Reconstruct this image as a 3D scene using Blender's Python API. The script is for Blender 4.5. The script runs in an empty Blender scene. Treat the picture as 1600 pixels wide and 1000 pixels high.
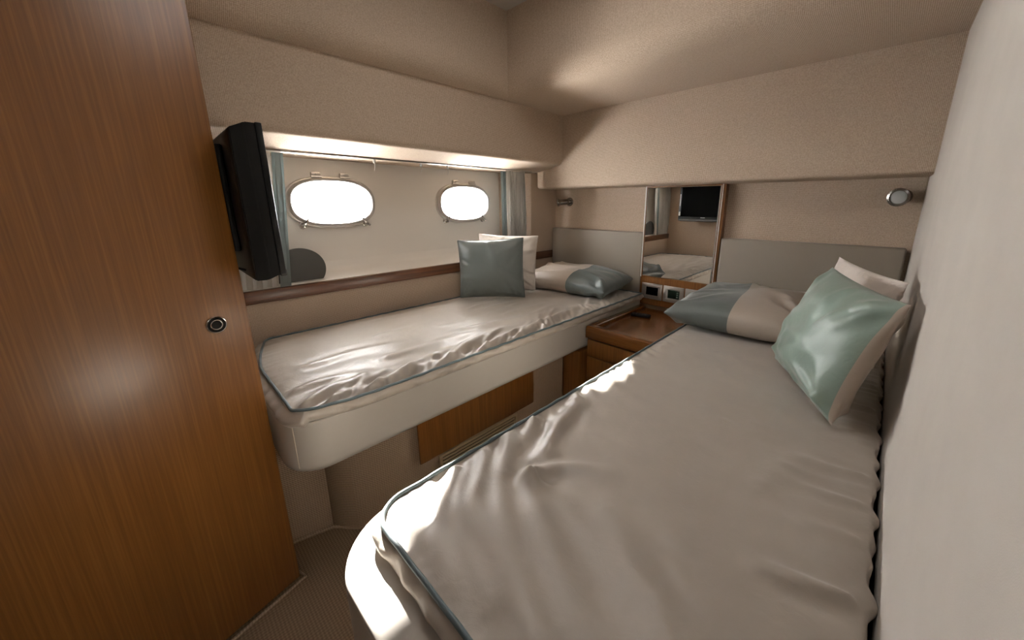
import bpy, bmesh, math, random
import numpy as np
from mathutils import Vector, Matrix
random.seed(4)
PI = math.pi
scene = bpy.context.scene
C = scene.collection

# ------------------------------------------------------------------ camera
YAW, PIT, ROL, FPX, PPX, PPY = -.7585, .2415, -.0027, 569.72, 836.85, 458.21
cy, sy, cp, sp = math.cos(YAW), math.sin(YAW), math.cos(PIT), math.sin(PIT)
fw = Vector((sy*cp, cy*cp, -sp)); rt = Vector((cy, -sy, 0)); up = rt.cross(fw)
c_, s_ = math.cos(ROL), math.sin(ROL)
rt, up = c_*rt+s_*up, -s_*rt+c_*up
cam = bpy.data.cameras.new('camera'); camo = bpy.data.objects.new('camera', cam); C.objects.link(camo)
M = Matrix((rt, up, -fw)).transposed().to_4x4(); M.translation = Vector((0, 0, 1.2))
camo.matrix_world = M
cam.sensor_fit = 'HORIZONTAL'; cam.sensor_width = 36; cam.lens = 36*FPX/1600
cam.shift_x = (800-PPX)/1600; cam.shift_y = (PPY-500)/1600
cam.clip_start = .01
scene.camera = camo

# ------------------------------------------------------------------ light and exposure
w = bpy.data.worlds.new('world'); scene.world = w; w.use_nodes = True
bg = w.node_tree.nodes['Background']
bg.inputs[0].default_value = (1, .995, .985, 1); bg.inputs[1].default_value = 58
sun = bpy.data.lights.new('sun', 'SUN'); sun.energy = 90; sun.angle = math.radians(.9); sun.color = (1, .95, .88)
so = bpy.data.objects.new('sun', sun); C.objects.link(so)
SD = Vector((1.46, -.455, -.65)).normalized()
so.rotation_euler = SD.to_track_quat('-Z', 'Y').to_euler(); so.location = (-4, 2, 4)
glint = bpy.data.lights.new('sun_glint_off_water', 'SUN'); glint.energy = 26; glint.angle = math.radians(30); glint.color = (1, .96, .9)
go_ = bpy.data.objects.new('sun_glint_off_water', glint); C.objects.link(go_); go_.location = (-4, 2, -1)
go_.rotation_euler = Vector((1.1, -.22, .80)).to_track_quat('-Z', 'Y').to_euler()
def area(name, loc, d, sx, sy_, power, col):
    l = bpy.data.lights.new(name, 'AREA'); l.shape = 'RECTANGLE'; l.size = sx; l.size_y = sy_; l.energy = power; l.color = col
    o = bpy.data.objects.new(name, l); C.objects.link(o); o.location = loc
    o.rotation_euler = Vector(d).to_track_quat('-Z', 'Y').to_euler(); return o
area('overhead_fill', (-.75, .80, 2.08), (0, 0, -1), .5, .5, 3.3, (1, .97, .94))  # added soft fill under the raised ceiling; no hatch is built there
area('rear_fill', (-.55, -.75, 2.06), (0, .6, -1), .4, .5, 1.3, (1, .96, .92))  # unseen fill lamp added above and behind the camera, without a fitting
vs = scene.view_settings
scene.display_settings.display_device = 'sRGB'
vs.view_transform = 'Standard'; vs.look = 'None'; vs.gamma = 1; vs.exposure = .05; vs.use_curve_mapping = False

# ------------------------------------------------------------------ materials
def hexl(h):
    h = h.lstrip('#'); v = [int(h[i:i+2], 16)/255 for i in (0, 2, 4)]
    return tuple(((x+.055)/1.055)**2.4 if x > .04045 else x/12.92 for x in v)+(1,)
def mat(name, col, rough=.5, metal=0, **kw):
    m = bpy.data.materials.new(name); m.use_nodes = True
    b = m.node_tree.nodes['Principled BSDF']
    b.inputs['Base Color'].default_value = col if len(col) == 4 else tuple(col)+(1,)
    b.inputs['Roughness'].default_value = rough; b.inputs['Metallic'].default_value = metal
    for k, v in kw.items(): b.inputs[k].default_value = v
    return m
def N(m, t, **kw):
    n = m.node_tree.nodes.new(t)
    for k, v in kw.items():
        if k in n.inputs: n.inputs[k].default_value = v
        else: setattr(n, k, v)
    return n
def L(m, a, b): m.node_tree.links.new(a, b)
def bsdf(m): return m.node_tree.nodes['Principled BSDF']
def coords(m, scale=(1, 1, 1)):
    tc = N(m, 'ShaderNodeTexCoord'); mp = N(m, 'ShaderNodeMapping'); mp.inputs['Scale'].default_value = scale
    L(m, tc.outputs['Object'], mp.inputs['Vector']); return mp.outputs[0]
def bump(m, h, strength=.3, dist=.001):
    b = N(m, 'ShaderNodeBump'); b.inputs['Strength'].default_value = strength; b.inputs['Distance'].default_value = dist
    L(m, h, b.inputs['Height']); L(m, b.outputs[0], bsdf(m).inputs['Normal'])
def ramp(m, fac, c0, c1, p0=0, p1=1):
    r = N(m, 'ShaderNodeValToRGB'); r.color_ramp.elements[0].color = c0; r.color_ramp.elements[1].color = c1
    r.color_ramp.elements[0].position = p0; r.color_ramp.elements[1].position = p1
    L(m, fac, r.inputs[0]); return r.outputs[0]
def weave(name, c0, c1, pitch=.0045, rough=.9, bs=.5, sheen=.1, wz=1.):
    """woven cloth wall covering: product of sines along the three axes"""
    m = mat(name, c1, rough); bsdf(m).inputs['Specular IOR Level'].default_value = .15
    v = coords(m); sep = N(m, 'ShaderNodeSeparateXYZ'); L(m, v, sep.inputs[0])
    geo = N(m, 'ShaderNodeNewGeometry'); ns = N(m, 'ShaderNodeSeparateXYZ'); L(m, geo.outputs['True Normal'], ns.inputs[0])
    outs = []
    for i in range(3):
        a = N(m, 'ShaderNodeMath', operation='MULTIPLY'); a.inputs[1].default_value = 2*PI/pitch; L(m, sep.outputs[i], a.inputs[0])
        s = N(m, 'ShaderNodeMath', operation='SINE'); L(m, a.outputs[0], s.inputs[0]); q = N(m, 'ShaderNodeMath', operation='MULTIPLY'); q.inputs[1].default_value = wz if i == 2 else 1.; L(m, s.outputs[0], q.inputs[0]); n2_ = N(m, 'ShaderNodeMath', operation='MULTIPLY'); L(m, ns.outputs[i], n2_.inputs[0]); L(m, ns.outputs[i], n2_.inputs[1]); n3_ = N(m, 'ShaderNodeMath', operation='MULTIPLY_ADD'); n3_.inputs[1].default_value = -1.9; n3_.inputs[2].default_value = 1.; n3_.use_clamp = True; L(m, n2_.outputs[0], n3_.inputs[0]); q2 = N(m, 'ShaderNodeMath', operation='MULTIPLY'); L(m, q.outputs[0], q2.inputs[0]); L(m, n3_.outputs[0], q2.inputs[1]); outs.append(q2.outputs[0])
    a = N(m, 'ShaderNodeMath', operation='ADD'); L(m, outs[0], a.inputs[0]); L(m, outs[1], a.inputs[1])
    b = N(m, 'ShaderNodeMath', operation='ADD'); L(m, a.outputs[0], b.inputs[0]); L(m, outs[2], b.inputs[1])
    n = N(m, 'ShaderNodeTexNoise', Scale=260.0, Detail=2.0); L(m, v, n.inputs['Vector'])
    k = N(m, 'ShaderNodeMath', operation='MULTIPLY_ADD'); k.inputs[1].default_value = .22; L(m, b.outputs[0], k.inputs[0]); L(m, n.outputs[0], k.inputs[2])
    L(m, ramp(m, k.outputs[0], c0, c1, .15, .85), bsdf(m).inputs['Base Color'])
    bump(m, k.outputs[0], bs, .0008)
    return m
def wood(name, c0, c1, c2, axis=2, rough=.35, scale=1., coat=.3):
    m = mat(name, c1, rough); bsdf(m).inputs['Coat Weight'].default_value = coat; bsdf(m).inputs['Coat Roughness'].default_value = .25
    sc = [220*scale]*3; sc[axis] = 3.5*scale
    n = N(m, 'ShaderNodeTexNoise', Scale=1.0, Detail=4.0, Roughness=.6); L(m, coords(m, sc), n.inputs['Vector'])
    sc2 = [16*scale]*3; sc2[axis] = .8*scale
    n2 = N(m, 'ShaderNodeTexNoise', Scale=1.0, Detail=2.0); L(m, coords(m, sc2), n2.inputs['Vector'])
    mx = N(m, 'ShaderNodeMath', operation='MULTIPLY_ADD'); mx.inputs[1].default_value = .22; L(m, n2.outputs[0], mx.inputs[0])
    ml = N(m, 'ShaderNodeMath', operation='MULTIPLY'); ml.inputs[1].default_value = .8; L(m, n.outputs[0], ml.inputs[0]); L(m, ml.outputs[0], mx.inputs[2])
    r = N(m, 'ShaderNodeValToRGB'); e = r.color_ramp.elements; e[0].position = .34; e[0].color = c0; e[1].position = .68; e[1].color = c2
    x = e.new(.52); x.color = c1; L(m, mx.outputs[0], r.inputs[0]); L(m, r.outputs[0], bsdf(m).inputs['Base Color'])
    bump(m, n.outputs[0], .08, .0005); return m
def cloth(name, col, rough=.45, sheen=.3, bs=.15, sc=900., spec=.5, cloud=.06, crumple=0.):
    m = mat(name, col, rough); b = bsdf(m); b.inputs['Sheen Weight'].default_value = sheen; b.inputs['Sheen Roughness'].default_value = .4
    b.inputs['Specular IOR Level'].default_value = spec
    v = coords(m)
    n = N(m, 'ShaderNodeTexNoise', Scale=sc, Detail=2.0); L(m, v, n.inputs['Vector'])
    n2 = N(m, 'ShaderNodeTexNoise', Scale=9.0, Detail=4.0); L(m, v, n2.inputs['Vector'])
    n3 = N(m, 'ShaderNodeTexNoise', Scale=38.0, Detail=5.0, Distortion=1.2); L(m, v, n3.inputs['Vector'])
    a0 = N(m, 'ShaderNodeMath', operation='MULTIPLY_ADD'); a0.inputs[1].default_value = crumple; L(m, n3.outputs[0], a0.inputs[0]); L(m, n.outputs[0], a0.inputs[2])
    a = N(m, 'ShaderNodeMath', operation='MULTIPLY_ADD'); a.inputs[1].default_value = 12; L(m, n2.outputs[0], a.inputs[0]); L(m, a0.outputs[0], a.inputs[2])
    bump(m, a.outputs[0], bs, .0009)
    d = tuple(x*(1-cloud) for x in col[:3])+(1,); u = tuple(min(1, x*(1+cloud)) for x in col[:3])+(1,)
    L(m, ramp(m, n2.outputs[0], d, u, .3, .7), b.inputs['Base Color']); return m
BEIGE0, BEIGE1 = hexl('AC9782'), hexl('DAC8B5')
M_wall = weave('woven_beige', BEIGE0, BEIGE1, bs=.3)
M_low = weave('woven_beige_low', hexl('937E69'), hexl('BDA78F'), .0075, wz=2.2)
M_carpet = weave('carpet', hexl('7A6753'), hexl('978169'), .009, 1., 1.)
M_rwall = cloth('pale_linen', hexl('D6CFC6'), .85, .2, .2, 700., .2, .03)
M_white = mat('white_panel', hexl('EFEAE3'), .38)
M_ceil = mat('grey_ceiling', hexl('B9B4AC'), .6)
M_door = wood('door_wood', hexl('75491D'), hexl('815222'), hexl('8F5E2A'), 2, .38, 1.)
M_wood = wood('cabinet_wood', hexl('6A421D'), hexl('7D5024'), hexl('8E5E2E'), 2, .35, 1.)
M_woodh = wood('varnished_top', hexl('5A3716'), hexl('6E431C'), hexl('7C4E24'), 0, .22, 1., .6)
M_dark = wood('walnut_trim', hexl('402414'), hexl('5E3820'), hexl('7A4C2E'), 1, .3, .7, .5)
M_skirt = cloth('pale_leather', hexl('B9B3AB'), .42, 0, .06, 500., .5, .01)
M_head = cloth('grey_leather', hexl('9A9185'), .5, 0, .08, 500., .4, .01)
M_sheet = cloth('satin_beige', hexl('B7AEA3'), .36, .25, .22, 1100., .5, .04, crumple=5.)
M_pillow = cloth('satin_pillow_beige', hexl('B9ADA0'), .42, .25, .25, 1100., .45, .04, crumple=5.)
M_slate = cloth('satin_slate', hexl('687372'), .27, .3, .25, 1100., .6, .05, crumple=5.)
M_slate2 = cloth('matt_slate', hexl('69716F'), .38, .3, .25, 1100., .5, .05, crumple=5.)
M_green = cloth('satin_green', hexl('8FA398'), .3, .3, .25, 1100., .6, .05, crumple=5.)
M_cushb = cloth('satin_tan', hexl('BFB1A3'), .5, .25, .2, 1100., .4, .04, crumple=5.)
M_knit = cloth('knitted_white', hexl('E4DAD1'), .9, .4, 1., 140., .2, .08, crumple=3.)
M_pipe = cloth('blue_piping', hexl('5F6D71'), .5, .2, .3, 900., .4, .04)
M_pipeg = cloth('aqua_piping', hexl('8FB8B4'), .6, .2, .3, 900., .4, .04)
M_curt = cloth('white_curtain', hexl('F3EFE9'), .8, .4, .2, 900., .2, .03)
M_teal = cloth('teal_curtain_edge', hexl('939C9B'), .8, .3, .2, 900., .2, .03)
M_chrome = mat('chrome', (.75, .73, .7, 1), .12, 1)
M_steel = mat('brushed_steel', (.6, .58, .55, 1), .3, 1)
M_frame = mat('porthole_metal', (.62, .59, .56, 1), .3, .85)
M_black = mat('black_plastic', (.005, .005, .005, 1), .45, 0, **{'Specular IOR Level': .25})
M_screen = mat('black_screen', (.003, .003, .003, 1), .5, 0, **{'Specular IOR Level': .0})
M_disc = mat('dark_grey_board', hexl('4B4A47'), .75)
M_mirror = mat('mirror', (.93, .93, .92, 1), 0, 1)
M_silver = mat('silver_plastic', hexl('A29C95'), .35, .3)
M_edge = mat('polished_glass_edge', hexl('F0EEEA'), .2)
M_lens = mat('lamp_lens', hexl('A7A8A4'), .35)
M_lampm = mat('lamp_metal', (.42, .40, .38, 1), .22, 1)
M_vent = mat('beige_vent', hexl('AE9878'), .55)
M_stick = mat('white_sticker', hexl('D8D8D6'), .5)
M_thread = mat('stitching', hexl('CFC6B6'), .8)
M_hole = mat('dark_gap', (.01, .009, .008, 1), .9)
M_led = mat('green_display', (.005, .018, .010, 1), .25)
def glass():
    m = bpy.data.materials.new('pane_glass'); m.use_nodes = True; nt = m.node_tree; nt.nodes.clear()
    o = nt.nodes.new('ShaderNodeOutputMaterial'); t = nt.nodes.new('ShaderNodeBsdfTransparent'); g = nt.nodes.new('ShaderNodeBsdfGlossy')
    g.inputs['Roughness'].default_value = .02; mx = nt.nodes.new('ShaderNodeMixShader'); mx.inputs[0].default_value = .06
    nt.links.new(t.outputs[0], mx.inputs[1]); nt.links.new(g.outputs[0], mx.inputs[2]); nt.links.new(mx.outputs[0], o.inputs[0]); return m
M_glass = glass()

# ------------------------------------------------------------------ helpers
def obj(name, bm, m, parent=None, smooth=35):
    me = bpy.data.meshes.new(name)
    bmesh.ops.recalc_face_normals(bm, faces=bm.faces[:])
    bm.to_mesh(me); bm.free()
    o = bpy.data.objects.new(name, me); C.objects.link(o)
    for mm in (m if isinstance(m, (list, tuple)) else [m]): me.materials.append(mm)
    if smooth:
        for p in me.polygons: p.use_smooth = True
        me.set_sharp_from_angle(angle=math.radians(smooth))
    if parent:
        o.parent = parent; o.matrix_parent_inverse = Matrix.Translation(-parent.location) @ Matrix.Identity(4) if False else parent.matrix_basis.inverted()
    return o
def struct(o, label=None):
    o['kind'] = 'structure'
    if label: o['label'] = label
    return o
def tag(o, label, cat, group=None):
    o['label'] = label; o['category'] = cat
    if group: o['group'] = group
    return o
def thing(name, loc, label, cat, group=None):
    o = bpy.data.objects.new(name, None); C.objects.link(o); o.location = loc; o.empty_display_size = .05
    return tag(o, label, cat, group)
def box(x0, x1, y0, y1, z0, z1, r=0, seg=3, bm=None):
    b = bmesh.new()
    vs_ = [b.verts.new((x, y, z)) for x in (x0, x1) for y in (y0, y1) for z in (z0, z1)]
    for f in ((0, 1, 3, 2), (4, 6, 7, 5), (0, 4, 5, 1), (2, 3, 7, 6), (0, 2, 6, 4), (1, 5, 7, 3)): b.faces.new([vs_[i] for i in f])
    bmesh.ops.recalc_face_normals(b, faces=b.faces[:])
    if r: bmesh.ops.bevel(b, geom=b.edges[:], offset=r, segments=seg, affect='EDGES', profile=.5)
    if bm is None: return b
    return merge(bm, b)
def merge(a, b, mat_index=None):
    mp = {}
    for v in b.verts: mp[v] = a.verts.new(v.co)
    for f in b.faces:
        nf = a.faces.new([mp[v] for v in f.verts]); nf.material_index = f.material_index if mat_index is None else mat_index
    b.free(); return a
def prism(pts, axis, a, b_, r=0, seg=3, redge=None):
    """extrude a 2-D outline along an axis; pts are in the two other axes, in order"""
    b = bmesh.new()
    def P(p, t):
        return {0: (t, p[0], p[1]), 1: (p[0], t, p[1]), 2: (p[0], p[1], t)}[axis]
    A = [b.verts.new(P(p, a)) for p in pts]; B = [b.verts.new(P(p, b_)) for p in pts]
    fa = b.faces.new(A); fb = b.faces.new(B[::-1])
    for i in range(len(pts)): b.faces.new((A[i], A[(i+1) % len(pts)], B[(i+1) % len(pts)], B[i]))
    bmesh.ops.recalc_face_normals(b, faces=b.faces[:])
    if r:
        es = list(fa.edges)+list(fb.edges) if redge is None else list((fa if redge == 0 else fb).edges)
        bmesh.ops.bevel(b, geom=es, offset=r, segments=seg, affect='EDGES', profile=.5)
    return b
def arc(cx, cy_, r, a0, a1, n=8):
    return [(cx+r*math.cos(math.radians(a0+(a1-a0)*i/n)), cy_+r*math.sin(math.radians(a0+(a1-a0)*i/n))) for i in range(n+1)]
def tube(path, r, n=8, closed=False, bm=None, caps=True):
    b = bmesh.new() if bm is None else bm
    P = [Vector(p) for p in path]; m = len(P); rings = []
    ref = Vector((0, 0, 1))
    for i in range(m):
        t = (P[(i+1) % m]-P[i-1]) if closed else (P[min(i+1, m-1)]-P[max(i-1, 0)])
        if t.length < 1e-9: t = Vector((1, 0, 0))
        t.normalize(); rr = ref if abs(t.dot(ref)) < .95 else Vector((1, 0, 0))
        u = t.cross(rr).normalized(); v = u.cross(t)
        rad = r[i] if isinstance(r, (list, tuple)) else r
        rings.append([b.verts.new(P[i]+u*rad*math.cos(2*PI*k/n)+v*rad*math.sin(2*PI*k/n)) for k in range(n)])
    for i in range(m if closed else m-1):
        a, c = rings[i], rings[(i+1) % m]
        for k in range(n): b.faces.new((a[k], a[(k+1) % n], c[(k+1) % n], c[k]))
    if not closed and caps: b.faces.new(rings[0]); b.faces.new(rings[-1][::-1])
    return b
def lathe(prof, origin, d, n=32):
    """profile (r, h) revolved around direction d from origin"""
    b = bmesh.new(); d = Vector(d).normalized(); u = d.orthogonal().normalized(); v = d.cross(u); o = Vector(origin); rings = []
    for r, h in prof:
        if r < 1e-6: rings.append([b.verts.new(o+d*h)])
        else: rings.append([b.verts.new(o+d*h+u*r*math.cos(2*PI*k/n)+v*r*math.sin(2*PI*k/n)) for k in range(n)])
    for a, c in zip(rings, rings[1:]):
        for k in range(n):
            k2 = (k+1) % n
            if len(a) == 1 and len(c) == 1: continue
            if len(a) == 1: b.faces.new((a[0], c[k], c[k2]))
            elif len(c) == 1: b.faces.new((a[k], a[k2], c[0]))
            else: b.faces.new((a[k], a[k2], c[k2], c[k]))
    return b

# ------------------------------------------------------------------ the shell of the cabin
XL, XR, YH, YB, ZT = -1.823, .093, 2.149, -1.2, 2.10
XHULL = -1.953
struct(obj('floor', box(-2.1, .16, YB-.05, 2.25, -.06, 0), M_carpet, smooth=0), 'beige woven carpet floor')
struct(obj('ceiling', box(-2.1, .16, YB-.05, 2.25, ZT, ZT+.05), M_ceil, smooth=0), 'smooth grey top panel of the raised ceiling')
struct(obj('wall_back', box(-2.1, .16, YB-.05, YB, 0, ZT), M_wall, smooth=0))
struct(obj('wall_head', box(-2.0, .16, YH, YH+.06, 0, ZT), M_wall, smooth=0), 'beige woven wall behind the headboards')
struct(obj('wall_foot', box(-2.0, -1.27, -.02, .03, 0, ZT), M_wall, smooth=0), 'beige woven bulkhead at the foot of the berths')
# right wall: padded panel that turns in a little at its lower edge
rp = [(.155, ZT), (XR, ZT)]+[(XR, .74), (.0905, .70), (.086, .66), (.081, .63), (.079, .612), (.083, .600), (.095, .595), (.12, .595), (.12, 0), (.155, 0)]
b = prism(rp, 1, YB, YH)
struct(obj('wall_right', b, M_rwall, smooth=30), 'pale padded side wall beside the near berth')
# hull side panel with two oval openings
def oval(cy0, cz0, hy, hz, n=64, e=2.55):
    out = []
    for i in range(n):
        t = 2*PI*i/n; c, s = math.cos(t), math.sin(t)
        out.append((cy0+hy*math.copysign(abs(c)**(2/e), c), cz0+hz*math.copysign(abs(s)**(2/e), s)))
    return out
PORTS = [(.643, 1.207), (1.405, 1.202)]
def hull_panel():
    b = bmesh.new(); edges = []
    def loop(pts):
        v = [b.verts.new((XHULL, y, z)) for y, z in pts]
        for i in range(len(v)): edges.append(b.edges.new((v[i], v[(i+1) % len(v)])))
    loop([(YB-.05, -.05), (2.2, -.05), (2.2, 2.14), (YB-.05, 2.14)])
    for cyy, czz in PORTS: loop(oval(cyy, czz, .182, .101))
    bmesh.ops.triangle_fill(b, use_beauty=True, edges=edges)
    ext = bmesh.ops.extrude_face_region(b, geom=b.faces[:])
    for v in ext['geom']:
        if isinstance(v, bmesh.types.BMVert): v.co.x -= .03
    return b
struct(obj('wall_left', hull_panel(), M_white, smooth=0), 'smooth white hull panel with two oval portholes')
# lower left wall, wooden ledge, corner return
struct(obj('wall_left_lower', box(XHULL, XL, .03, YH, 0, .803), M_wall, smooth=0), 'beige woven wall below the wooden ledge')
b = box(XL-.012, XL+.008, .03, YH, .803, .857, .002, 2)
struct(obj('trim_1', b, M_dark, smooth=30), 'dark varnished wooden ledge under the portholes')
sl = [(XL-.012, .80), (XL-.012, .858), (XL-.030, .862), (-1.90, .872), (-1.93, .886), (-1.946, .905), (XHULL, .93), (XHULL, .80)]
struct(obj('trim_2', prism(sl, 1, .03, 1.935), M_white, smooth=50), 'white curved sill between the hull panel and the wooden ledge')
b = prism([(XHULL, 1.70), (XL-.005, 1.873), (XL, 1.882), (XL, 1.934), (XHULL, 1.934)], 2, .86, 1.40)
box(XHULL, XL, 1.934, YH, .857, ZT, bm=b)
struct(obj('wall_left_corner', b, M_wall, smooth=0), 'beige woven corner return beside the curtain')
# soffit over the portholes
sp_ = [(-1.59, 1.7355)]+[(-1.59, 1.50)]+arc(-1.625, 1.475, .035, 0, -90, 8)+[(-1.70, 1.424), (-1.785, 1.408), (XHULL, 1.400), (XHULL, ZT), (-1.66, ZT), (-1.66, 1.7355)]
struct(obj('wall_left_soffit', prism(sp_, 1, YB, 1.932), M_wall, smooth=30), 'beige woven soffit running above the portholes')
# beam across the head wall, rounded lower edge and left end
b = box(XL, XR, 1.932, YH, 1.297, 1.7355+.1)
es = [e for e in b.edges if all(abs(v.co.z-1.297) < 1e-5 for v in e.verts) and all(abs(v.co.y-1.932) < 1e-5 for v in e.verts)]
es += [e for e in b.edges if all(abs(v.co.x-XL) < 1e-5 and abs(v.co.y-1.932) < 1e-5 for v in e.verts)]
es += [e for e in b.edges if all(abs(v.co.x-XL) < 1e-5 and abs(v.co.z-1.297) < 1e-5 for v in e.verts)]
bmesh.ops.bevel(b, geom=es, offset=.022, segments=5, affect='EDGES', profile=.5)
struct(obj('wall_head_upper', b, M_wall, smooth=30), 'beige woven upper panel across the head wall')
# lowered ceiling border with rounded edge rising into the recess
RR = .095; prof = [(0, 0)]+[(RR*math.sin(math.radians(a)), RR*(1-math.cos(math.radians(a)))) for a in range(9, 91, 9)]+[(RR, ZT-1.7355)]
def strip(fn0, fn1):
    b = bmesh.new(); A = [b.verts.new(fn0(d, h)) for d, h in prof]; B = [b.verts.new(fn1(d, h)) for d, h in prof]
    for i in range(len(A)-1): b.faces.new((A[i], A[i+1], B[i+1], B[i]))
    return b, A, B
b, A, B = strip(lambda d, h: (-1.59+d, YB, 1.7355+h), lambda d, h: (-1.59+d, 1.474-d, 1.7355+h))
back0 = b.verts.new((-1.66, YB, 1.7355)); back1 = b.verts.new((-1.66, 1.474, 1.7355)); b.faces.new((A[0], B[0], back1, back0))
struct(obj('ceiling_side', b, M_wall, smooth=40), 'beige woven side of the raised ceiling above the portholes')
b, A, B = strip(lambda d, h: (-1.59+d, 1.474-d, 1.7355+h), lambda d, h: (XR, 1.474-d, 1.7355+h))
q = [b.verts.new((-1.59, 1.932, 1.7355)), b.verts.new((XR, 1.932, 1.7355))]; b.faces.new((A[0], q[0], q[1], B[0]))
struct(obj('ceiling_head', b, M_wall, smooth=40), 'beige woven lowered ceiling above the head wall')
# cabin door, open, with flush round latch
DX0, DY0 = -1.206, .150; dv = Vector((.053, -.186, 0)).normalized(); dn = Vector((dv.y, -dv.x, 0))  # dn points to -x
def doorpt(t, n, z): p = Vector((DX0, DY0, 0))+dv*t+dn*n; return (p.x, p.y, z)
b = box(0, .80, 0, .03, 0.018, 2.04, .003, 2)
for v in b.verts: v.co = Vector(doorpt(v.co.x, v.co.y, v.co.z))
door = struct(obj('door_1', b, M_door, smooth=30), 'orange-brown wood grained cabin door at the left')
# latch at the point seen in the photograph
LP = Vector(doorpt(.072, 0, .905)); nn = -dn
obj('door_latch', lathe([(.0005, .001), (.010, .001), (.0105, .003), (.012, .0035), (.013, .003), (.0135, .0012), (.0185, .0012), (.019, .0035), (.0205, .004), (.022, .0025), (.0225, 0)], LP, nn, 40), M_chrome, door)
obj('latch_recess', lathe([(.0001, .0016), (.0185, .0016)], LP, nn, 32), M_hole, door)
# carpet edging and door frame strip at the floor
bl = [(-1.405, .035, .006), (-1.37, .20, .006), (-1.343, .295, .006), (-1.30, .335, .006), (-1.262, .372, .006), (-1.232, .43, .006), (-1.205, .52, .006), (-1.19, .60, .006), (-1.17, 1.45, .006)]
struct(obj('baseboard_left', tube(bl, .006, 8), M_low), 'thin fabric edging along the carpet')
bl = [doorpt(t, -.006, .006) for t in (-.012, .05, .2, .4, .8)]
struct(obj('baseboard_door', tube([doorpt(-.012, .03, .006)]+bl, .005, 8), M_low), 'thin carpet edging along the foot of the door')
# low walls under the berth
pl = [(-1.80, .30), (-1.346, .30)]+[(-1.31, .32), (-1.268, .357), (-1.238, .42), (-1.212, .50), (-1.195, .60), (-1.182, .75), (-1.178, .95), (-1.178, 1.46), (-1.80, 1.46)]
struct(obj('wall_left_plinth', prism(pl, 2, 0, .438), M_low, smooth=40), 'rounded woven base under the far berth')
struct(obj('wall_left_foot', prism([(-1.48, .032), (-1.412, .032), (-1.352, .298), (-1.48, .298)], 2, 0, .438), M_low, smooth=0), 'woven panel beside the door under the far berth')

# ------------------------------------------------------------------ portholes
for k, (cyy, czz) in enumerate(PORTS):
    wnd = bpy.data.objects.new('window_%d' % (k+1), None); C.objects.link(wnd); wnd.location = (XHULL, cyy, czz)
    struct(wnd, 'oval metal-framed porthole %s' % ('nearer the television' if k == 0 else 'nearer the white curtain'))
    rings = [(.172, .092, -.028), (.172, .092, .010), (.174, .094, .022), (.179, .099, .028), (.186, .106, .029), (.191, .111, .023), (.192, .112, .012), (.197, .116, .011), (.200, .118, .007), (.2005, .1185, -.0)]
    b = bmesh.new(); prev = None; n = 72
    for hy, hz, dx in rings:
        ring = [b.verts.new((XHULL+dx, y, z)) for y, z in oval(cyy, czz, hy, hz, n)]
        if prev:
            for i in range(n): b.faces.new((prev[i], prev[(i+1) % n], ring[(i+1) % n], ring[i]))
        prev = ring
    obj('window_frame', b, M_frame, wnd, 40)
    b = bmesh.new(); b.faces.new([b.verts.new((XHULL-.012, y, z)) for y, z in oval(cyy, czz, .1725, .0925, n)])
    obj('window_pane', b, M_glass, wnd, 0)
    for s in (-1, 1):
        yy = cyy+s*.062
        b = box(XHULL, XHULL+.020, yy-.020, yy+.020, czz+.112, czz+.136, .004, 2)
        merge(b, tube([(XHULL+.018, yy-.022, czz+.116), (XHULL+.018, yy+.022, czz+.116)], .005, 10))
        merge(b, lathe([(.0001, .022), (.004, .0215), (.005, .019)], (XHULL, yy, czz+.127), (1, 0, 0), 12))
        obj('window_hinge', b, M_frame, wnd, 35)
        y2 = cyy+s*.142
        b = lathe([(.0001, .030), (.008, .029), (.011, .024), (.011, .004), (.015, .003), (.016, 0)], (XHULL, y2, czz-.104), (1, 0, 0), 20)
        merge(b, tube([(XHULL+.022, y2, czz-.104), (XHULL+.026, y2-s*.014, czz-.085), (XHULL+.026, y2-s*.02, czz-.074)], [.006, .0055, .004], 10))
        merge(b, tube([(XHULL+.02, y2, czz-.104), (XHULL+.024, y2+s*.016, czz-.112)], [.006, .007], 10))
        obj('window_latch', b, M_chrome, wnd, 35)
# dark round cover resting on the hull panel
dp = [(.442+.103*math.cos(math.radians(a)), .918+.094*math.sin(math.radians(a))) for a in range(-33, 214, 6)]
tag(obj('porthole_cover', prism(dp, 0, -1.864, -1.853, .0015, 2), M_disc, smooth=30),
    'dark grey round board standing on the sill, partly behind the teal curtain edge', 'porthole cover')
# curtain rail with gliders
rl = thing('curtain_rail', (-1.785, 1.0, 1.40), 'thin metal curtain rail under the soffit above the portholes', 'curtain rail')
obj('rail', tube([(-1.785, .10+i*.1745, 1.402+.0006*i) for i in range(11)], .0042, 8), M_steel, rl)
for yy in (.79, 1.19, 1.03):
    b = box(-1.789, -1.781, yy-.005, yy+.005, 1.384, 1.400, .002, 1)
    merge(b, tube([(-1.785, yy, 1.386), (-1.785, yy+.003, 1.37), (-1.785, yy-.002, 1.352)], .0012, 5))
    obj('glider', b, M_stick, rl)

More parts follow.
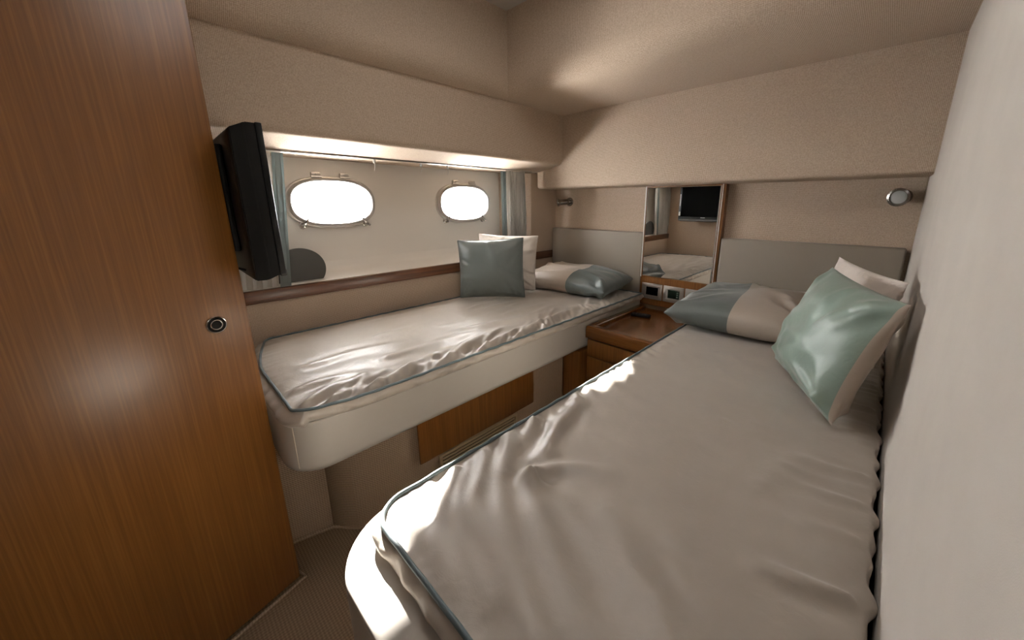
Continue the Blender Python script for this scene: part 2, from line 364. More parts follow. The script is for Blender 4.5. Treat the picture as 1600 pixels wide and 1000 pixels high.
# ------------------------------------------------------------------ curtains
def curtain(y0, y1, z0, z1, xc, folds, amp, m, flare=.0, seed=0, gather=0, slant=0.):
    rnd = random.Random(seed); nu, nv = folds*14, 26; ph = [rnd.uniform(-.5, .5) for _ in range(folds+2)]
    b = bmesh.new(); g = []
    for j in range(nv+1):
        t = j/nv; row = []
        for i in range(nu+1):
            u = i/nu; f = u*folds; k = int(f); p = ph[min(k, folds)]*(1-(f-k))+ph[min(k+1, folds+1)]*(f-k)
            top = .35+.65*min(1, t*5)
            x = xc+amp*top*math.sin(2*PI*f+p)+amp*.3*math.sin(5.1*f+t*3+p*3)
            yy = y0+(y1-y0)*(u+.35/folds*math.sin(4*PI*f+p)*.5*top)
            yy += flare*(u-.5)*t-slant*t
            z = z1+(z0-z1)*t+gather*math.sin(2*PI*f*1.0)*0.5*(t > .9)
            row.append(b.verts.new((x, yy, z)))
        g.append(row)
    for j in range(nv):
        for i in range(nu): b.faces.new((g[j][i], g[j][i+1], g[j+1][i+1], g[j+1][i]))
    r = bmesh.ops.solidify(b, geom=b.faces[:], thickness=.0018)
    return b
cu = thing('curtain', (-1.80, 1.72, .86), 'white pleated curtain gathered at the head end of the portholes', 'curtain')
obj('curtain_panel', curtain(1.635, 1.80, .862, 1.403, -1.800, 7, .018, M_curt, seed=3), M_curt, cu, 60)
obj('curtain_edge', curtain(1.595, 1.637, .862, 1.398, -1.812, 1, .006, M_teal, seed=5), M_teal, cu, 60)
cu = thing('curtain', (-1.80, .3, .86), 'white pleated curtain with flat teal edge behind the television', 'curtain')
obj('curtain_panel', curtain(.06, .395, .862, 1.400, -1.835, 10, .013, M_curt, seed=8, slant=.045), M_curt, cu, 60)
obj('curtain_edge', curtain(.392, .432, .862, 1.399, -1.800, 1, .003, M_teal, seed=9, slant=.045), M_teal, cu, 60)

# ------------------------------------------------------------------ berths
def warp(x, y, hx, hy, r, corners):
    """pull the corners of a rectangle grid into rounded ones; corners = set of (sx, sy)"""
    sx, sy_ = (1 if x >= 0 else -1), (1 if y >= 0 else -1)
    ax, ay = abs(x)-(hx-r), abs(y)-(hy-r)
    if ax > 0 and ay > 0 and (sx, sy_) in corners:
        a, b = ax/r, ay/r
        a, b = a*math.sqrt(1-b*b/2), b*math.sqrt(1-a*a/2)
        return sx*(hx-r+a*r), sy_*(hy-r+b*r)
    return x, y
def mattress(x0, x1, y0, y1, ztop, zbot, r, corners, ridges, amp_edge, seed, nx, ny, dome=.006, parent=None, warpfn=None, side_folds=1., folds_dir=None, gath=None, foot=.010, pipe_open=None):
    rnd = random.Random(seed); cx, cyy = (x0+x1)/2, (y0+y1)/2; hx, hy = (x1-x0)/2, (y1-y0)/2
    gx = np.linspace(-hx, hx, nx+1); gy = np.linspace(-hy, hy, ny+1)
    PX_ = np.zeros((ny+1, nx+1)); PY_ = np.zeros_like(PX_)
    for j in range(ny+1):
        for i in range(nx+1):
            x, y = warp(gx[i], gy[j], hx, hy, r, corners)
            if warpfn: x, y = warpfn(x+cx, y+cyy); x -= cx; y -= cyy
            PX_[j, i] = x+cx; PY_[j, i] = y+cyy
    GX, GY = np.meshgrid(gx, gy)
    de = np.minimum(hx-np.abs(GX), hy-np.abs(GY)); ed = 1-np.exp(-de/.035)
    Z = ztop+dome*ed
    ph = [rnd.uniform(0, 6.28) for _ in range(12)]
    X, Y = PX_, PY_
    # broad soft undulation and fine random creases
    Z += ed*.0022*(np.sin(9*X+4*Y+ph[0])+np.sin(-6*X+11*Y+ph[1])+.7*np.sin(17*X+13*Y+ph[2]))
    # gathers at the piping, dying away inwards
    dxe = hx-np.abs(GX); dye = hy-np.abs(GY)
    fy = sum(np.sin(k*Y+ph[i+3]) for i, k in enumerate((73., 118., 161., 47.)))/4
    fx = sum(np.sin(k*X+ph[i+5]) for i, k in enumerate((81., 125., 57., 171.)))/4
    g1 = 1 if gath is None else gath(X, Y)
    Z += amp_edge*g1*(fy*np.exp(-dxe/.045)*(1-np.exp(-dxe/.006))+fx*np.exp(-dye/.04)*(1-np.exp(-dye/.006)))
    for pts, wd, am in ridges:
        P = []
        for a, c in zip(pts, pts[1:]):
            for t in np.linspace(0, 1, 9)[:-1]: P.append((a[0]+(c[0]-a[0])*t, a[1]+(c[1]-a[1])*t))
        P.append(pts[-1]); P = np.array(P)
        if len(pts) > 2:
            for _ in range(6): P[1:-1] = (P[:-2]+2*P[1:-1]+P[2:])/4
        n = len(P); best = np.full(X.shape, 1e9); tt = np.zeros(X.shape)
        for i in range(n-1):
            ax, ay = P[i]; dx, dy = P[i+1]-P[i]; l2 = dx*dx+dy*dy+1e-12
            t = np.clip(((X-ax)*dx+(Y-ay)*dy)/l2, 0, 1); d2 = (X-ax-t*dx)**2+(Y-ay-t*dy)**2
            m = d2 < best; best = np.where(m, d2, best); tt = np.where(m, (i+t)/(n-1), tt)
        d = np.sqrt(best); env = np.clip(1.12-tt, 0, 1)**.6*np.clip(tt*8+.35, 0, 1)
        ww = wd*(1+.8*tt)
        Z += am*env*(np.exp(-(d/ww)**2)-.35*np.exp(-((d-2*ww)/ww)**2))*(1-np.exp(-de/.008))
    b = bmesh.new(); g = [[b.verts.new((X[j, i], Y[j, i], Z[j, i])) for i in range(nx+1)] for j in range(ny+1)]
    for j in range(ny):
        for i in range(nx): b.faces.new((g[j][i], g[j][i+1], g[j+1][i+1], g[j+1][i]))
    loop = [(0, i) for i in range(nx)]+[(j, nx) for j in range(ny)]+[(ny, i) for i in range(nx, 0, -1)]+[(j, 0) for j in range(ny, 0, -1)]
    lv = [g[j][i] for j, i in loop]; nL = len(lv); lp = [v.co.copy() for v in lv]
    nrm = []
    for k in range(nL):
        t = lp[(k+2) % nL]-lp[k-2]; v = Vector((t.y, -t.x, 0)); nrm.append(v.normalized() if v.length > 0 else Vector((1, 0, 0)))
    s = 0; ss = []
    for k in range(nL): ss.append(s); s += (lp[(k+1) % nL]-lp[k]).length
    prev = lv; lv0 = lv
    for q in range(1, 7):
        t = q/6; ring = []
        for k in range(nL):
            w_ = (math.sin(PI*t)*.008+(foot*math.sin(PI*t*.62)*1.2 if nrm[k].y < -.4 else 0))+side_folds*.0045*math.sin(PI*min(1, t*1.2))*(math.sin(95*ss[k]+2*t)+math.sin(61*ss[k]+1-3*t)+math.sin(37*ss[k]))/2
            p = lp[k]+nrm[k]*w_; ring.append(b.verts.new((p.x, p.y, lp[k].z+(zbot-lp[k].z)*t)))
        for k in range(nL): b.faces.new((prev[k], prev[(k+1) % nL], ring[(k+1) % nL], ring[k]))
        prev = ring
    b.faces.new(prev)
    m = obj('mattress_cover', b, M_sheet, parent, 80)
    step = max(1, nL//420); pp = [lp[k]+nrm[k]*.002+Vector((0, 0, .002+.0009*math.sin(80*ss[k]))) for k in range(0, nL, step)]
    if pipe_open is None: obj('piping', tube(pp, .0045, 8, True), M_pipe, parent, 60)
    else:
        ok = [p.x < pipe_open for p in pp]; n_ = len(pp); k0 = next(k for k in range(n_) if ok[k] and not ok[k-1])
        q = []
        for k in range(n_):
            if not ok[(k0+k) % n_]: break
            q.append(pp[(k0+k) % n_])
        obj('piping', tube(q, .0045, 8), M_pipe, parent, 60)
    return lp
def base(x0, x1, y0, y1, z0, z1, r, side, parent, M_):
    """upholstered berth base, rounded foot corner on the aisle side"""
    if side > 0: pts = [(x0, y1), (x0, y0)]+arc(x1-r, y0+r, r, -90, 0, 14)+[(x1, y1)]
    else: pts = [(x1, y1), (x1, y0)]+arc(x0+r, y0+r, r, 270, 180, 14)+[(x0, y1)]
    b = prism(pts, 2, z0, z1); 
    lo = [e for e in b.edges if all(abs(v.co.z-z0) < 1e-6 for v in e.verts)]; hi = [e for e in b.edges if all(abs(v.co.z-z1) < 1e-6 for v in e.verts)]
    bmesh.ops.bevel(b, geom=lo, offset=.030, segments=6, affect='EDGES', profile=.5)
    hi = [e for e in b.edges if all(abs(v.co.z-z1) < 1e-6 for v in e.verts)]
    bmesh.ops.bevel(b, geom=hi, offset=.010, segments=4, affect='EDGES', profile=.5)
    return obj('base', b, M_, parent, 50)
rnd = random.Random(11)
# far berth, below the portholes
bt = thing('berth', (-1.44, 1.1, .44), 'far single berth with pale upholstered base under the portholes', 'bed')
base(-1.822, -1.066, .158, 2.098, .441, .612, .105, 1, bt, M_skirt)
sx_, sy2 = -1.066-.105+.105*math.cos(math.radians(-50))+.0005, .158+.105+.105*math.sin(math.radians(-50))
obj('base_seam', tube([(sx_-.004*(1 if z_ > .605 or z_ < .455 else 0), sy2+.006*(1 if z_ > .605 or z_ < .455 else 0), z_) for z_ in (.609, .603, .58, .55, .5, .47, .452)], .0014, 6), M_thread, bt)
mt = thing('mattress', (-1.43, 1.1, .612), 'beige satin covered mattress with blue-grey piping on the far berth', 'mattress')
FAR = [([(-1.08, .20), (-1.15, .30), (-1.15, .47)], .018, .010), ([(-1.06, .24), (-1.09, .33), (-1.07, .45)], .012, .008),
       ([(-1.05, .36), (-1.10, .50), (-1.06, .72)], .016, .012), ([(-1.05, .46), (-1.14, .60), (-1.12, .82)], .018, .011),
       ([(-1.05, .64), (-1.14, .80), (-1.17, 1.04)], .018, .011), ([(-1.05, .80), (-1.11, 1.0), (-1.10, 1.27)], .016, .010),
       ([(-1.05, .96), (-1.11, 1.2), (-1.10, 1.46)], .014, .009), ([(-1.05, 1.15), (-1.12, 1.35), (-1.15, 1.55)], .016, .008),
       ([(-1.36, .28), (-1.39, .45), (-1.33, .66)], .02, .006), ([(-1.20, .20), (-1.22, .30), (-1.19, .42)], .014, .006),
       ([(-1.25, .50), (-1.24, .70), (-1.22, .95)], .02, .006), ([(-1.30, .85), (-1.26, 1.05), (-1.2, 1.3)], .02, .006)]
for i in range(34):
    y = .25+i*.05+rnd.uniform(-.02, .02); a = rnd.uniform(.05, .16)
    FAR.append(([(-1.045, y), (-1.045-a*.5, y+rnd.uniform(.02, .07)), (-1.045-a, y+rnd.uniform(.08, .22))], rnd.uniform(.006, .011), rnd.uniform(.003, .006)))
for i in range(16):
    y = .3+rnd.uniform(0, 1.4); x = rnd.uniform(-1.7, -1.2)
    FAR.append(([(x, y), (x+rnd.uniform(-.03, .03), y+.1), (x+rnd.uniform(-.06, .06), y+rnd.uniform(.2, .4))], .016, rnd.uniform(.0015, .003)))
def far_warp(x, y):
    # outer foot corner is set back a little
    if y < .5: y += .075*max(0, (-x-1.45)/.35)**1.5*(1-(y-.19)/.31)
    return x-.045*max(0, 1-(y-.19)/.22)**2*max(0, (x+1.5)/.46 if x > -1.5 else 0), y
mattress(-1.800, -1.040, .190, 2.06, .650, .613, .03, {(1, -1), (-1, -1)}, [(p, w_*.85, a_*1.35) for p, w_, a_ in FAR], .0035, 21, 150, 330, .008, mt, far_warp, 1.3, foot=.022)
# near berth
bt = thing('berth', (-.28, 1.1, .44), 'near single berth with pale upholstered base beside the padded wall', 'bed')
base(-.640, .070, .118, 2.098, .441, .612, .13, -1, bt, M_skirt)
b = prism([(-.50, 2.09), (.07, 2.09), (.07, .35)]+arc(-.40, .45, .10, 270, 180, 8), 2, 0, .441)
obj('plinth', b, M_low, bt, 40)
mt = thing('mattress', (-.28, 1.1, .612), 'beige satin covered mattress with blue-grey piping on the near berth', 'mattress')
NEAR = [([(-.595, .375), (-.571, .357), (-.529, .30), (-.438, .247), (-.33, .223)], .014, .009),
        ([(-.60, .45), (-.557, .422), (-.491, .336), (-.407, .301), (-.326, .278), (-.25, .25)], .018, .014),
        ([(-.60, .54), (-.576, .509), (-.485, .40), (-.399, .348), (-.319, .305), (-.24, .26)], .018, .015),
        ([(-.60, .62), (-.574, .591), (-.53, .491), (-.45, .443)], .015, .012),
        ([(-.455, .46), (-.443, .44), (-.356, .389), (-.286, .345), (-.20, .30)], .018, .013),
        ([(-.58, .76), (-.546, .739), (-.526, .632), (-.483, .536), (-.442, .463)], .016, .011),
        ([(-.595, .405), (-.567, .385), (-.511, .317), (-.416, .268), (-.324, .245)], .010, .007),
        ([(-.455, .46), (-.42, .53), (-.34, .58)], .013, .008), ([(-.455, .455), (-.40, .455), (-.30, .43)], .013, .007),
        ([(-.60, .80), (-.53, .76), (-.48, .70)], .014, .007), ([(-.60, .86), (-.54, .82)], .012, .005),
        ([(-.60, .95), (-.50, .90)], .014, .006), ([(-.6, 1.1), (-.52, 1.06)], .012, .005),
        ([(-.30, .50), (-.22, .44), (-.10, .36)], .025, .005), ([(-.10, .75), (-.08, .85), (-.03, .95)], .02, .004),
        ([(-.58, .24), (-.48, .235), (-.38, .225)], .016, .005)]
for i in range(26):
    x, y = rnd.uniform(-.5, 0), rnd.uniform(.4, 1.5); an = rnd.uniform(-1.2, .3)
    NEAR.append(([(x, y), (x+.06*math.cos(an), y+.06*math.sin(an)), (x+.13*math.cos(an+.3), y+.13*math.sin(an+.3))], rnd.uniform(.010, .020), rnd.uniform(.0010, .0022)))
for i in range(30):
    y = .24+i*.045+rnd.uniform(-.015, .015)
    NEAR.append(([(-.607, y), (-.607+rnd.uniform(.02, .05), y-rnd.uniform(.0, .03)), (-.607+rnd.uniform(.04, .09), y-rnd.uniform(.02, .06))], rnd.uniform(.007, .012), rnd.uniform(.0015, .0035)))
for i in range(22):
    y = .5+rnd.uniform(0, 1.2)
    NEAR.append(([(.06, y), (.0, y-.02), (-.06, y-rnd.uniform(.02, .06))], rnd.uniform(.008, .012), rnd.uniform(.002, .004)))
for i in range(4, 26):
    x = -.55+i*.025
    NEAR.append(([(x, .2), (x+rnd.uniform(-.01, .02), .2+rnd.uniform(.01, .03))], rnd.uniform(.005, .008), rnd.uniform(.0008, .002)))
mattress(-.604, .066, .198, 2.06, .645, .613, .055, {(-1, -1), (1, -1)}, [(p, w_*.9, a_*1.25) for p, w_, a_ in NEAR], .0012, 7, 190, 440, .007, mt, None, 1.3, pipe_open=.04)

# wood panel and grille on the base under the far berth
tag(obj('wooden_panel', box(-1.177, -1.166, .578, 1.214, .209, .438, .002, 2), M_wood, smooth=30), 'flat wooden panel on the woven base under the far berth', 'panel')
vt = thing('air_vent', (-1.176, .88, .05), 'beige slatted air grille below the wooden panel under the far berth', 'vent')
b = box(-1.177, -1.168, .662, 1.10, .186, .199, .002, 2); box(-1.177, -1.168, .662, 1.10, .045, .058, .002, 2, bm=b)
box(-1.177, -1.168, .662, .676, .056, .188, .002, 2, bm=b); box(-1.177, -1.168, 1.086, 1.10, .056, .188, .002, 2, bm=b)
obj('vent_frame', b, M_vent, vt, 30)
obj('vent_back', box(-1.1768, -1.1758, .68, 1.082, .055, .186), M_hole, vt, 0)
for i in range(8):
    z = .066+i*.0155; b = box(-1.1755, -1.1695, .677, 1.085, z-.0045, z+.0045, .0012, 1)
    obj('slat', b, M_vent, vt, 30)

# ------------------------------------------------------------------ nightstand
ns = thing('nightstand', (-.85, 1.8, 0), 'varnished wooden nightstand between the two berths', 'nightstand')
obj('body', box(-1.060, -.645, 1.522, 2.095, 0, .515, .002, 1), M_wood, ns, 30)
obj('side_panel', box(-1.176, -1.064, 1.463, 2.095, 0, .438, .002, 1), M_wood, ns, 30)
b = box(-1.060, -.645, 1.502, 2.095, .512, .556)
rim = box(-1.062, -.645, 1.500, 1.548, .512, .577, .010, 4); merge(b, rim)
merge(b, box(-1.062, -1.018, 1.530, 2.095, .540, .577, .010, 4)); merge(b, box(-.690, -.645, 1.530, 2.095, .540, .577, .010, 4))
obj('tray_top', b, M_woodh, ns, 40)
for z0, z1 in ((.412, .503), (.236, .405), (.05, .229)):
    obj('drawer', box(-1.052, -.653, 1.508, 1.524, z0, z1, .003, 2), M_wood, ns, 30)
# remote control on the nightstand
rc = thing('remote_control', (-1.0, 1.92, .556), 'small black remote control lying on the nightstand top by the mirror', 'remote control')
b = box(-.055, .055, -.021, .021, .0005, .016, .005, 3)
Rm = Matrix.Translation((-.955, 1.90, .556)) @ Matrix.Rotation(.25, 4, 'Z')
b.transform(Rm); obj('case', b, M_black, rc, 40)
for i in range(5):
    for j in range(3):
        b = box(-.04+i*.017-.005, -.04+i*.017+.005, -.012+j*.012-.0035, -.012+j*.012+.0035, .0155, .0175, .001, 1); b.transform(Rm)
        obj('button', b, M_disc, rc, 30)

# ------------------------------------------------------------------ head wall fittings
def headboard(x0, x1, zt, label):
    tag(obj('headboard', box(x0, x1, 2.100, 2.148, .60, zt, .008, 4), M_head, smooth=40), label, 'headboard', None)
headboard(-1.816, -1.079, 1.024, 'grey padded headboard of the far berth, left of the mirror')
headboard(-.627, .078, 1.018, 'grey padded headboard of the near berth, right of the mirror')
mp = thing('mirror_panel', (-.85, 2.12, .578), 'tall mirror on a wooden backing panel above the nightstand', 'mirror')
b = box(-1.0775, -.631, 2.104, 2.148, .578, 1.2965, .001, 1)
obj('backing', b, M_wood, mp, 30)
b = box(-1.073, -.648, 2.099, 2.1045, .752, 1.2965)
fe = [e for e in b.edges if all(abs(v.co.y-2.099) < 1e-5 for v in e.verts)]
bmesh.ops.bevel(b, geom=fe, offset=.010, segments=1, affect='EDGES')
for v in b.verts:
    if v.co.y < 2.1039 and v.co.y > 2.0991: v.co.y = 2.1028
obj('mirror_glass', b, M_mirror, mp, 0)
b = box(-1.0775, -1.0732, 2.100, 2.1045, .752, 1.2965)
obj('mirror_edge', b, M_edge, mp, 0)
obj('mirror_edge', box(-.6478, -.644, 2.100, 2.1045, .752, 1.2965), M_edge, mp, 0)
for i, (x0, x1, lb) in enumerate(((-1.060, -.927, 'silver framed control panel with black window, nearest the far berth'), (-.919, -.795, 'middle silver framed control panel with dark green display under the mirror'), (-.787, -.665, 'silver framed control panel partly hidden by the near pillow'))):
    cpn = thing('control_panel', ((x0+x1)/2, 2.103, .62), lb, 'control panel', None)
    b = box(x0, x1, 2.097, 2.1035, .618, .716, .0015, 2)
    obj('plate', b, M_silver, cpn, 30)
    xm0, xm1 = x0+.030, x1-.024
    b = bmesh.new()
    for (a, c, d, e) in ((xm0-.010, xm1+.008, .694, .703), (xm0-.010, xm1+.008, .634, .643), (xm0-.010, xm0, .643, .694), (xm1, xm1+.008, .643, .694)):
        box(a, c, 2.0945, 2.0975, d, e, .001, 1, bm=b)
    obj('bezel', b, M_silver, cpn, 30)
    obj('display', box(xm0, xm1, 2.0962, 2.0972, .643, .694), M_led if i == 1 else M_screen, cpn, 0)
    if i == 1:
        for k in range(3): obj('button', box(xm1-.016, xm1-.008, 2.0945, 2.0965, .652+k*.013, .659+k*.013, .0008, 1), M_silver, cpn, 30)
# reading lamps
def lamp(base_p, d, length, label, rr=.020):
    t = thing('reading_lamp', base_p, label, 'reading lamp', None)
    bp = Vector(base_p)
    obj('wall_base', lathe([(.0001, .0), (.030, 0), (.030, .006), (.026, .011), (.012, .013), (.0001, .013)], bp, (0, -1, 0), 28), M_lampm, t, 35)
    d = Vector(d).normalized(); piv = bp+Vector((0, -.032, 0))
    obj('swivel', merge(tube([bp+Vector((0, -.01, 0)), piv], .009, 12), lathe([(.0001, -.014), (.009, -.011), (.014, 0), (.009, .011), (.0001, .014)], piv, (0, 0, 1), 18)), M_chrome, t, 40)
    st = piv-d*.012
    h = obj('lamp_head', lathe([(.0001, 0), (.012, .001), (rr*.8, .008), (rr*.88, .016), (rr*.88, length-.018), (rr*1.0, length-.012), (rr*1.14, length-.006), (rr*1.14, length), (rr*.90, length+.002), (rr*.84, length-.004), (rr*.80, length-.005)], st, d, 32), M_lampm, t, 35)
    obj('lens', lathe([(.0001, length-.001), (rr*.5, length-.002), (rr*.82, length-.005)], st, d, 28), M_lens, h, 40)
lamp((-1.69, YH, 1.210), (-.8, -.9, -.10), .082, 'small chrome reading lamp on the wall above the far headboard', .023)
lamp((.030, YH, 1.222), (-.32, -1, -.06), .055, 'round chrome reading lamp on the wall above the near headboard', .031)

# ------------------------------------------------------------------ television on its bracket
tv = thing('television', (-1.43, .2, 1.02), 'black flat television on a wall bracket at the foot of the far berth', 'television')
TX0, TX1, TYF = -1.640, -1.127, .236
b = box(TX0, TX1, TYF-.014, TYF, 1.022, 1.390, .003, 2)
obj('front_bezel', b, M_black, tv, 30)
def loft(rects):
    b = bmesh.new(); prev = None
    for y, x0, x1, z0, z1 in rects:
        r = [b.verts.new(p) for p in ((x0, y, z0), (x1, y, z0), (x1, y, z1), (x0, y, z1))]
        if prev:
            for i in range(4): b.faces.new((prev[i], prev[(i+1) % 4], r[(i+1) % 4], r[i]))
        else: b.faces.new(r)
        prev = r
    b.faces.new(prev[::-1]); return b
b = loft([(TYF-.013, TX0+.003, TX1-.003, 1.022, 1.388), (TYF-.034, TX0+.003, TX1-.003, 1.013, 1.388), (TYF-.042, TX0+.008, TX1-.006, 1.010, 1.384), (TYF-.064, TX0+.02, TX1-.012, 1.010, 1.374), (TYF-.071, TX0+.04, TX1-.03, 1.02, 1.36)])
bmesh.ops.bevel(b, geom=b.edges[:], offset=.002, segments=2, affect='EDGES')
obj('rear_housing', b, M_black, tv, 30)
obj('screen', box(TX0+.022, TX1-.022, TYF-.001, TYF+.0012, 1.060, 1.372), M_screen, tv, 0)
obj('lower_lip', box(TX0+.002, TX1-.002, TYF-.012, TYF+.002, 1.016, 1.034, .003, 2), M_disc, tv, 30)
b = bmesh.new()
for i in range(7): box(-1.405+i*.0065, -1.401+i*.0065, TYF+.001, TYF+.0018, 1.048, 1.054, bm=b)
obj('wordmark', b, M_stick, tv, 0)
b = box(TX0+.003, TX0+.020, TYF+.0005, TYF+.0015, 1.07, 1.11); box(TX0+.006, TX0+.014, TYF+.0005, TYF+.0015, 1.17, 1.29, bm=b)
obj('sticker', b, M_stick, tv, 0)
ab = tube([(-1.235, .139, 1.295), (-1.235, .139, 1.262)], .010, 14)
merge(ab, tube([(-1.235, .139, 1.190), (-1.235, .139, 1.150)], .011, 14)); merge(ab, tube([(-1.235, .139, 1.30), (-1.235, .139, 1.13)], .0055, 10))
merge(ab, tube([(-1.235, .139, 1.170), (-1.29, .10, 1.170), (-1.33, .045, 1.170)], .008, 12)); merge(ab, tube([(-1.235, .139, 1.278), (-1.29, .10, 1.278), (-1.33, .045, 1.278)], .008, 12))
obj('bracket_arm', ab, M_steel, tv, 40)
obj('bracket_plate', box(-1.38, -1.29, .031, .044, 1.10, 1.34, .003, 2), M_steel, tv, 30)
obj('mount_plate', box(-1.29, -1.222, .151, .164, 1.08, 1.345, .003, 2), M_black, tv, 30)
cab = tube([(-1.22, .150, 1.37), (-1.225, .130, 1.36), (-1.235, .122, 1.30), (-1.235, .120, 1.22), (-1.225, .132, 1.10), (-1.22, .142, 1.04), (-1.215, .165, 1.03)], .0035, 8)
obj('cable', cab, M_black, tv, 60)

# ------------------------------------------------------------------ pillows and cushions
def pillow(name, cor, th, label, mats, seam, pinch=.05, n=56, wr=.004, seed=0, group=None, sag=None, pipe=None, bulge=2.2, cat='cushion', flat=None, parent=None, back=1., pw=.55):
    """cor: P00, P10, P11, P01; seam = (at, mats_front, mats_back): u of the seam for a v, cloth indices left and right of it"""
    k0 = None
    if seam:
        k0 = min(n-3, max(3, round((seam[0](0)+1)/2*n)))
    def uof(i, v):
        if k0 is None: return math.sin((i/n-.5)*PI)*.35+(2*i/n-1)*.65
        s_ = seam[0](v); t = i/k0 if i <= k0 else (i-k0)/(n-k0)
        return -1+(s_+1)*(t*.7+.3*(1-math.cos(t*PI/2))) if i <= k0 else s_+(1-s_)*(t*.7+.3*math.sin(t*PI/2))
    rnd = random.Random(seed); c = [Vector(p) for p in cor]
    RG = []
    for _ in range(22):
        k_ = rnd.random()
        if k_ < .55:
            su, sv = rnd.choice((-1, 1)), rnd.choice((-1, 1)); u0, v0 = su*rnd.uniform(.82, .98), sv*rnd.uniform(.82, .98)
        elif k_ < .8: u0, v0 = rnd.choice((-1, 1))*.95, rnd.uniform(-.8, .8)
        else: u0, v0 = rnd.uniform(-.8, .8), rnd.choice((-1, 1))*.95
        an = math.atan2(-v0, -u0)+rnd.uniform(-.6, .6)
        RG.append((u0, v0, an, rnd.uniform(.4, 1.3), rnd.uniform(.035, .085), rnd.uniform(.4, 1.1), rnd.uniform(-.5, .5)))
    nrm = (c[1]-c[0]).cross(c[3]-c[0]).normalized(); ctr = sum(c, Vector())/4
    ph = [rnd.uniform(0, 6.28) for _ in range(10)]
    def base_(u, v):
        a = (u+1)/2; b_ = (v+1)/2
        p = c[0]*(1-a)*(1-b_)+c[1]*a*(1-b_)+c[2]*a*b_+c[3]*(1-a)*b_
        k = pinch*(abs(u)**2*(1-v*v)+0)*-1; k2 = pinch*(abs(v)**2*(1-u*u))*-1
        ex = (c[1]+c[2]-c[0]-c[3])/4; ey = (c[3]+c[2]-c[0]-c[1])/4
        return p+ex*k*(1 if u > 0 else -1)*abs(u)+ey*k2*(1 if v > 0 else -1)*abs(v)
    def hgt(u, v, s):
        e = max(0, 1-abs(u)**bulge)*max(0, 1-abs(v)**bulge); h = th/2*e**pw*(1 if s > 0 else back)
        e6 = min(1, e*6); w_ = 0
        for (u0, v0, an, ln, wd, am, cv) in RG:
            du, dv_ = u-u0, v-v0; al = du*math.cos(an)+dv_*math.sin(an); ac = -du*math.sin(an)+dv_*math.cos(an)-cv*al*al
            if al < -.1 or al > ln: continue
            t = max(0, al)/ln; q = ac/(wd*(1+1.2*t))
            w_ += am*(1-t)**.8*min(1, (al+.1)*6)*(math.exp(-q*q)-.45*math.exp(-(q-1.7)**2))
        soft = math.sin(3.1*u+2.3*v+ph[2])*math.sin(2.7*v-1.9*u+ph[3])+.6*math.sin(6*u-5*v+ph[4])
        return h+wr*(1.5*w_+.8*soft*e)*e6
    b = bmesh.new(); G = {}
    for s in (1, -1):
        for j in range(n+1):
            for i in range(n+1):
                # denser towards the rim
                v = math.sin((j/n-.5)*PI)*.35+(2*j/n-1)*.65; u = uof(i, v)
                rimv = i in (0, n) or j in (0, n)
                if s == -1 and rimv: G[s, j, i] = G[1, j, i]; continue
                p = base_(u, v)+nrm*s*hgt(u, v, s)
                if flat is not None and p.z < flat: p.z = flat
                G[s, j, i] = b.verts.new(p)
    for s in (1, -1):
        for j in range(n):
            for i in range(n):
                f = b.faces.new((G[s, j, i], G[s, j, i+1], G[s, j+1, i+1], G[s, j+1, i])); f.material_index = 0 if not seam else seam[1 if s > 0 else 2][0 if i < k0 else 1]
    rimp = [G[1, 0, i].co.copy() for i in range(n)]+[G[1, j, n].co.copy() for j in range(n)]+[G[1, n, i].co.copy() for i in range(n, 0, -1)]+[G[1, j, 0].co.copy() for j in range(n, 0, -1)]
    b.normal_update()
    if pipe:
        t = thing(name, ctr, label, cat, group); obj('cover', b, mats, t, 80)
        obj('piping', tube(rimp, .0026, 7, True), pipe, t, 60); return t
    o = obj(name, b, mats, None, 80); tag(o, label, cat, group); return o
ZM = .666
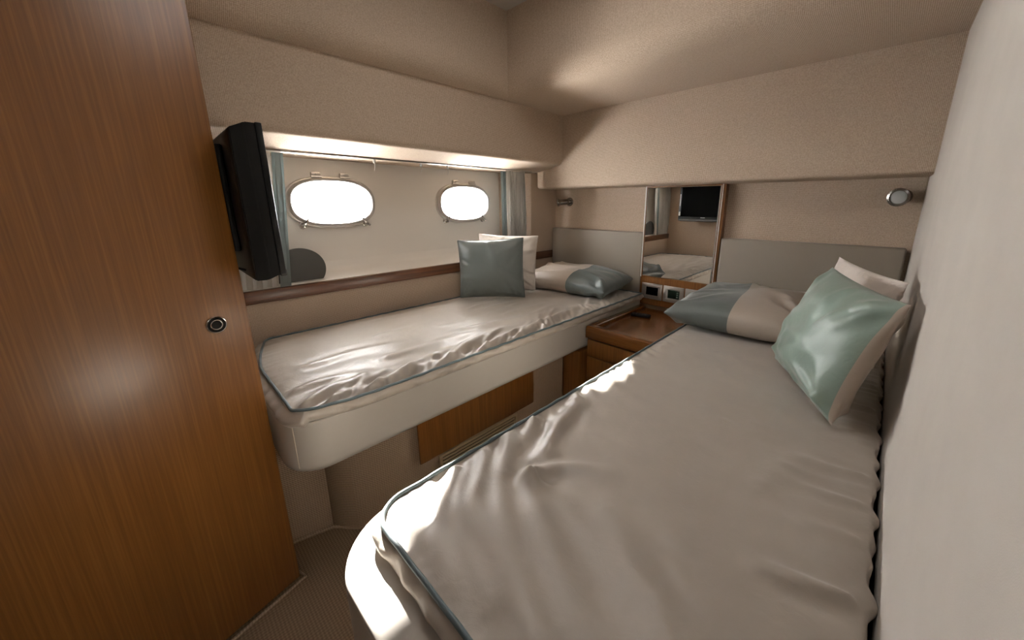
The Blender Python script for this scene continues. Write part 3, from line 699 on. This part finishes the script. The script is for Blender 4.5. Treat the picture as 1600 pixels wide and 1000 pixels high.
# far berth
pillow('throw_cushion', [(-1.728, 1.190, ZM+.004), (-1.462, 1.452, ZM+.004), (-1.478, 1.458, 1.012), (-1.765, 1.215, .995)], .12, 'square slate grey satin cushion standing on the far berth', [M_slate2], None, .045, seed=2, wr=.005, pipe=M_slate2)
pillow('throw_cushion', [(-1.775, 1.375, ZM+.004), (-1.535, 1.620, ZM+.004), (-1.530, 1.640, 1.010), (-1.785, 1.385, 1.024)], .10, 'white textured cushion behind the slate cushion on the far berth', [M_knit], None, .05, seed=5, wr=.006)
pillow('sleeping_pillow', [(-1.70, 1.63, .722), (-1.085, 1.70, .712), (-1.105, 2.07, .735), (-1.72, 2.05, .745)], .15, 'beige and slate two-tone pillow lying on the far berth', [M_pillow, M_slate], (lambda v: .22-.07*v*v, (0, 1), (0, 1)), .05, seed=9, wr=.009, flat=ZM+.001, cat='pillow', n=72, pw=.45, bulge=3.)
# near berth
pillow('sleeping_pillow', [(-.672, 1.555, .716), (-.14, 1.56, .716), (-.15, 2.06, .75), (-.655, 2.06, .75)], .155, 'slate and tan two-tone pillow lying on the near berth', [M_slate2, M_pillow], (lambda v: -.02-.05*v*v-.06*v, (0, 1), (0, 1)), .045, seed=13, wr=.006, flat=ZM+.001, cat='pillow', n=72, pw=.45, bulge=3.)
pillow('throw_cushion', [(-.205, 1.415, .680), (-.018, 1.080, .664), (.070, 1.140, .978), (-.102, 1.465, 1.003)], .16, 'pale green satin cushion leaning on the padded wall on the near berth', [M_green, M_cushb], (lambda v: .955, (0, 1), (1, 1)), .05, seed=21, wr=.007, n=72, back=.72)
pillow('throw_cushion', [(-.12, 1.68, ZM+.004), (-.0, 1.40, ZM+.004), (.070, 1.37, .992), (-.100, 1.635, 1.018)], .08, 'pale knitted cushion behind the green satin cushion on the near berth', [M_knit], None, .05, seed=27, wr=.006)

# repeats of one kind share a group
for o in C.objects:
    g = {'reading_lamp': 'reading lamps on the head wall', 'control_panel': 'control panels under the mirror', 'sleeping_pillow': 'two-tone sleeping pillows', 'throw_cushion': 'throw cushions on the berths',
         'headboard': 'grey headboards', 'berth': 'single berths', 'mattress': 'covered mattresses', 'curtain': 'porthole curtains'}.get(o.name.split('.')[0])
    if g and o.parent is None: o['group'] = g
